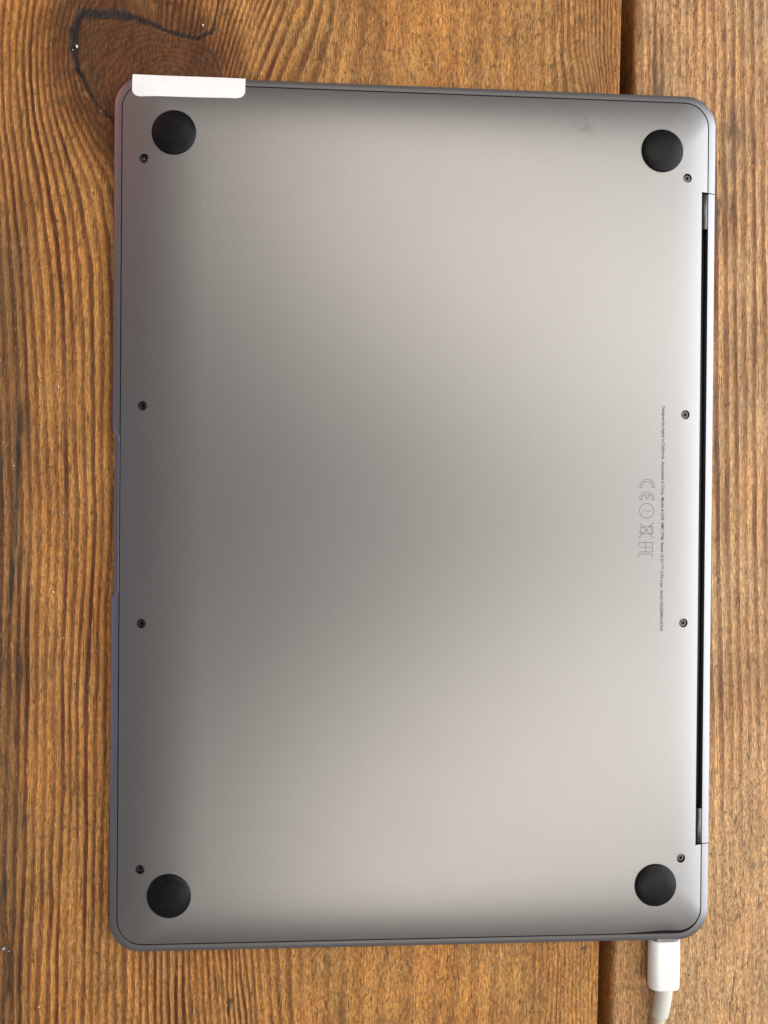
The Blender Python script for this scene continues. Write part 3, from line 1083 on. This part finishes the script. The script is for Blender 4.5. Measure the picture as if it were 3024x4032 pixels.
for a in ([(288, 616), (288, 566), (512, 566), (512, 620)], [(398, 566), (398, 618)], [(288, 642), (510, 642), (510, 720), (288, 720)],
          [(398, 642), (398, 720)], [(285, 807), (285, 755), (510, 755), (510, 809)]):
    strip([W2(*p) for p in a])
# direct-current sign in the printed line: a bar over three dashes
gy = -15.75
strip([(80.82, gy + 0.85), (80.82, gy - 0.85)], 0.13)
for o_ in (0.62, 0.0, -0.62):
    strip([(80.39, gy + o_ + 0.23), (80.39, gy + o_ - 0.23)], 0.13)
from_bm('approval_marks', bm, M_print, panel, False)

# ---- white paper sticker folded over the edge
bm = bmesh.new()
ni, rows = 44, []
path_n = 30
x0, x1 = -92.6, -56.9
grid = []
for j in range(path_n + 1):
    row = []
    for i in range(ni + 1):
        t = i / ni
        ylow = 133.0 + 0.35 * t
        s = j / path_n
        # arc of the fold: panel, rim bevel, then down the side
        yy = ylow + s * (HY + 0.24 - ylow) / 0.80
        dist = yy - ylow
        ins = 0.0
        r = 2.6
        if dist < r:
            ins = r - math.sqrt(max(0, r * r - (r - dist) ** 2))
        x = (x0 + ins) + (x1 - x0 - 2 * ins) * t
        if yy <= HY + 0.24:
            ya = 135.2
            if yy < ya:
                z = panel_z(x, yy) + 0.07
            else:
                za = panel_z(x, ya) + 0.07
                q = (yy - ya) / (HY + 0.24 - ya)
                z = za + (zouter(x) + 0.2 - za) * q + 0.12 * math.sin(q * pi)
            y = yy
        else:
            y = HY + 0.26
            z = zouter(x) + 0.15 - (yy - HY - 0.24) * 1.2
        y += 0.03 * math.sin(9 * t + 2 * s)
        row.append(bm.verts.new((x * MM, y * MM, z * MM)))
    grid.append(row)
for a, b in zip(grid[:-1], grid[1:]):
    for i in range(ni):
        bm.faces.new((a[i], a[i + 1], b[i + 1], b[i]))
stk = from_bm('paper_sticker', bm, M_paper, laptop, True)
sol = stk.modifiers.new('thickness', 'SOLIDIFY')
sol.thickness = 0.06 * MM
sol.offset = 0
sp = stk.modifiers.new('crisp', 'EDGE_SPLIT')
sp.split_angle = math.radians(40)
stk['label'] = 'blank white paper sticker folded over the edge'

# ------------------------------------------------------------------ charging cable
cable = empty('charging_cable', (84.2 * MM, -140 * MM, 0))
cable['label'] = 'white charging cable plugged into the edge of the laptop'
cable['category'] = 'cable'


def stadium(w, h, n=14):
    r = h / 2
    out = []
    for i in range(n + 1):
        a = -pi / 2 + pi * i / n
        out.append((w / 2 - r + r * math.cos(a), r * math.sin(a)))
    for i in range(n + 1):
        a = pi / 2 + pi * i / n
        out.append((-w / 2 + r + r * math.cos(a), r * math.sin(a)))
    return out


def along(name, stations, mat, seg=14):
    """stations: (x, y, z, w, h) centre line heading down the picture"""
    bm = bmesh.new()
    loops = []
    for (x, y, z, w, h) in stations:
        loops.append([(x + px - 84.2, y + 140, z + pz) for px, pz in stadium(w, h, seg)])
    vv = loft(bm, loops)
    bm.faces.new(vv[-1])
    bm.faces.new(vv[0][::-1])
    return from_bm(name, bm, mat, cable, True, 45)


PZ = 3.9
along('connector', [(84.4, -139.0, PZ + 0.6, 8.6, 3.4), (84.4, -141.3, PZ + 0.6, 8.6, 3.4)], M_steel)
along('plug_housing', [(84.4, -141.0, PZ, 10.0, 5.2), (84.4, -141.15, PZ, 10.4, 5.6), (84.4, -141.5, PZ, 10.65, 5.9), (84.4, -148, PZ, 10.65, 5.9),
                       (84.4, -156.6, PZ, 10.55, 5.85), (84.4, -157.2, PZ, 10.2, 5.5), (84.4, -157.4, PZ, 9.4, 4.7)], M_plug, 18)
cx = lambda y: 84.7 - 0.0068 * (y + 156.5) ** 2 * 0.6 + 0.055 * (y + 156.5)
cz = lambda y: max(2.25, PZ - 0.09 - 0.010 * (y + 155) ** 2 * 0.5)
along('strain_relief', [(cx(y), y, cz(y), w, w * 0.96) for y, w in ((-157.0, 5.75), (-159.5, 5.75), (-162.5, 5.65), (-165.5, 5.45), (-167.2, 5.4), (-167.7, 5.25), (-167.85, 4.8))], M_relief, 16)
along('cord', [(cx(y), y, cz(y), 3.9, 3.9) for y in np.linspace(-166.5, -182, 14)] +
      [(cx(-182) - 0.12 * (k ** 1.3), -182 - 4.5 * k, 2.2, 3.9, 3.9) for k in range(1, 14)], M_cord, 14)
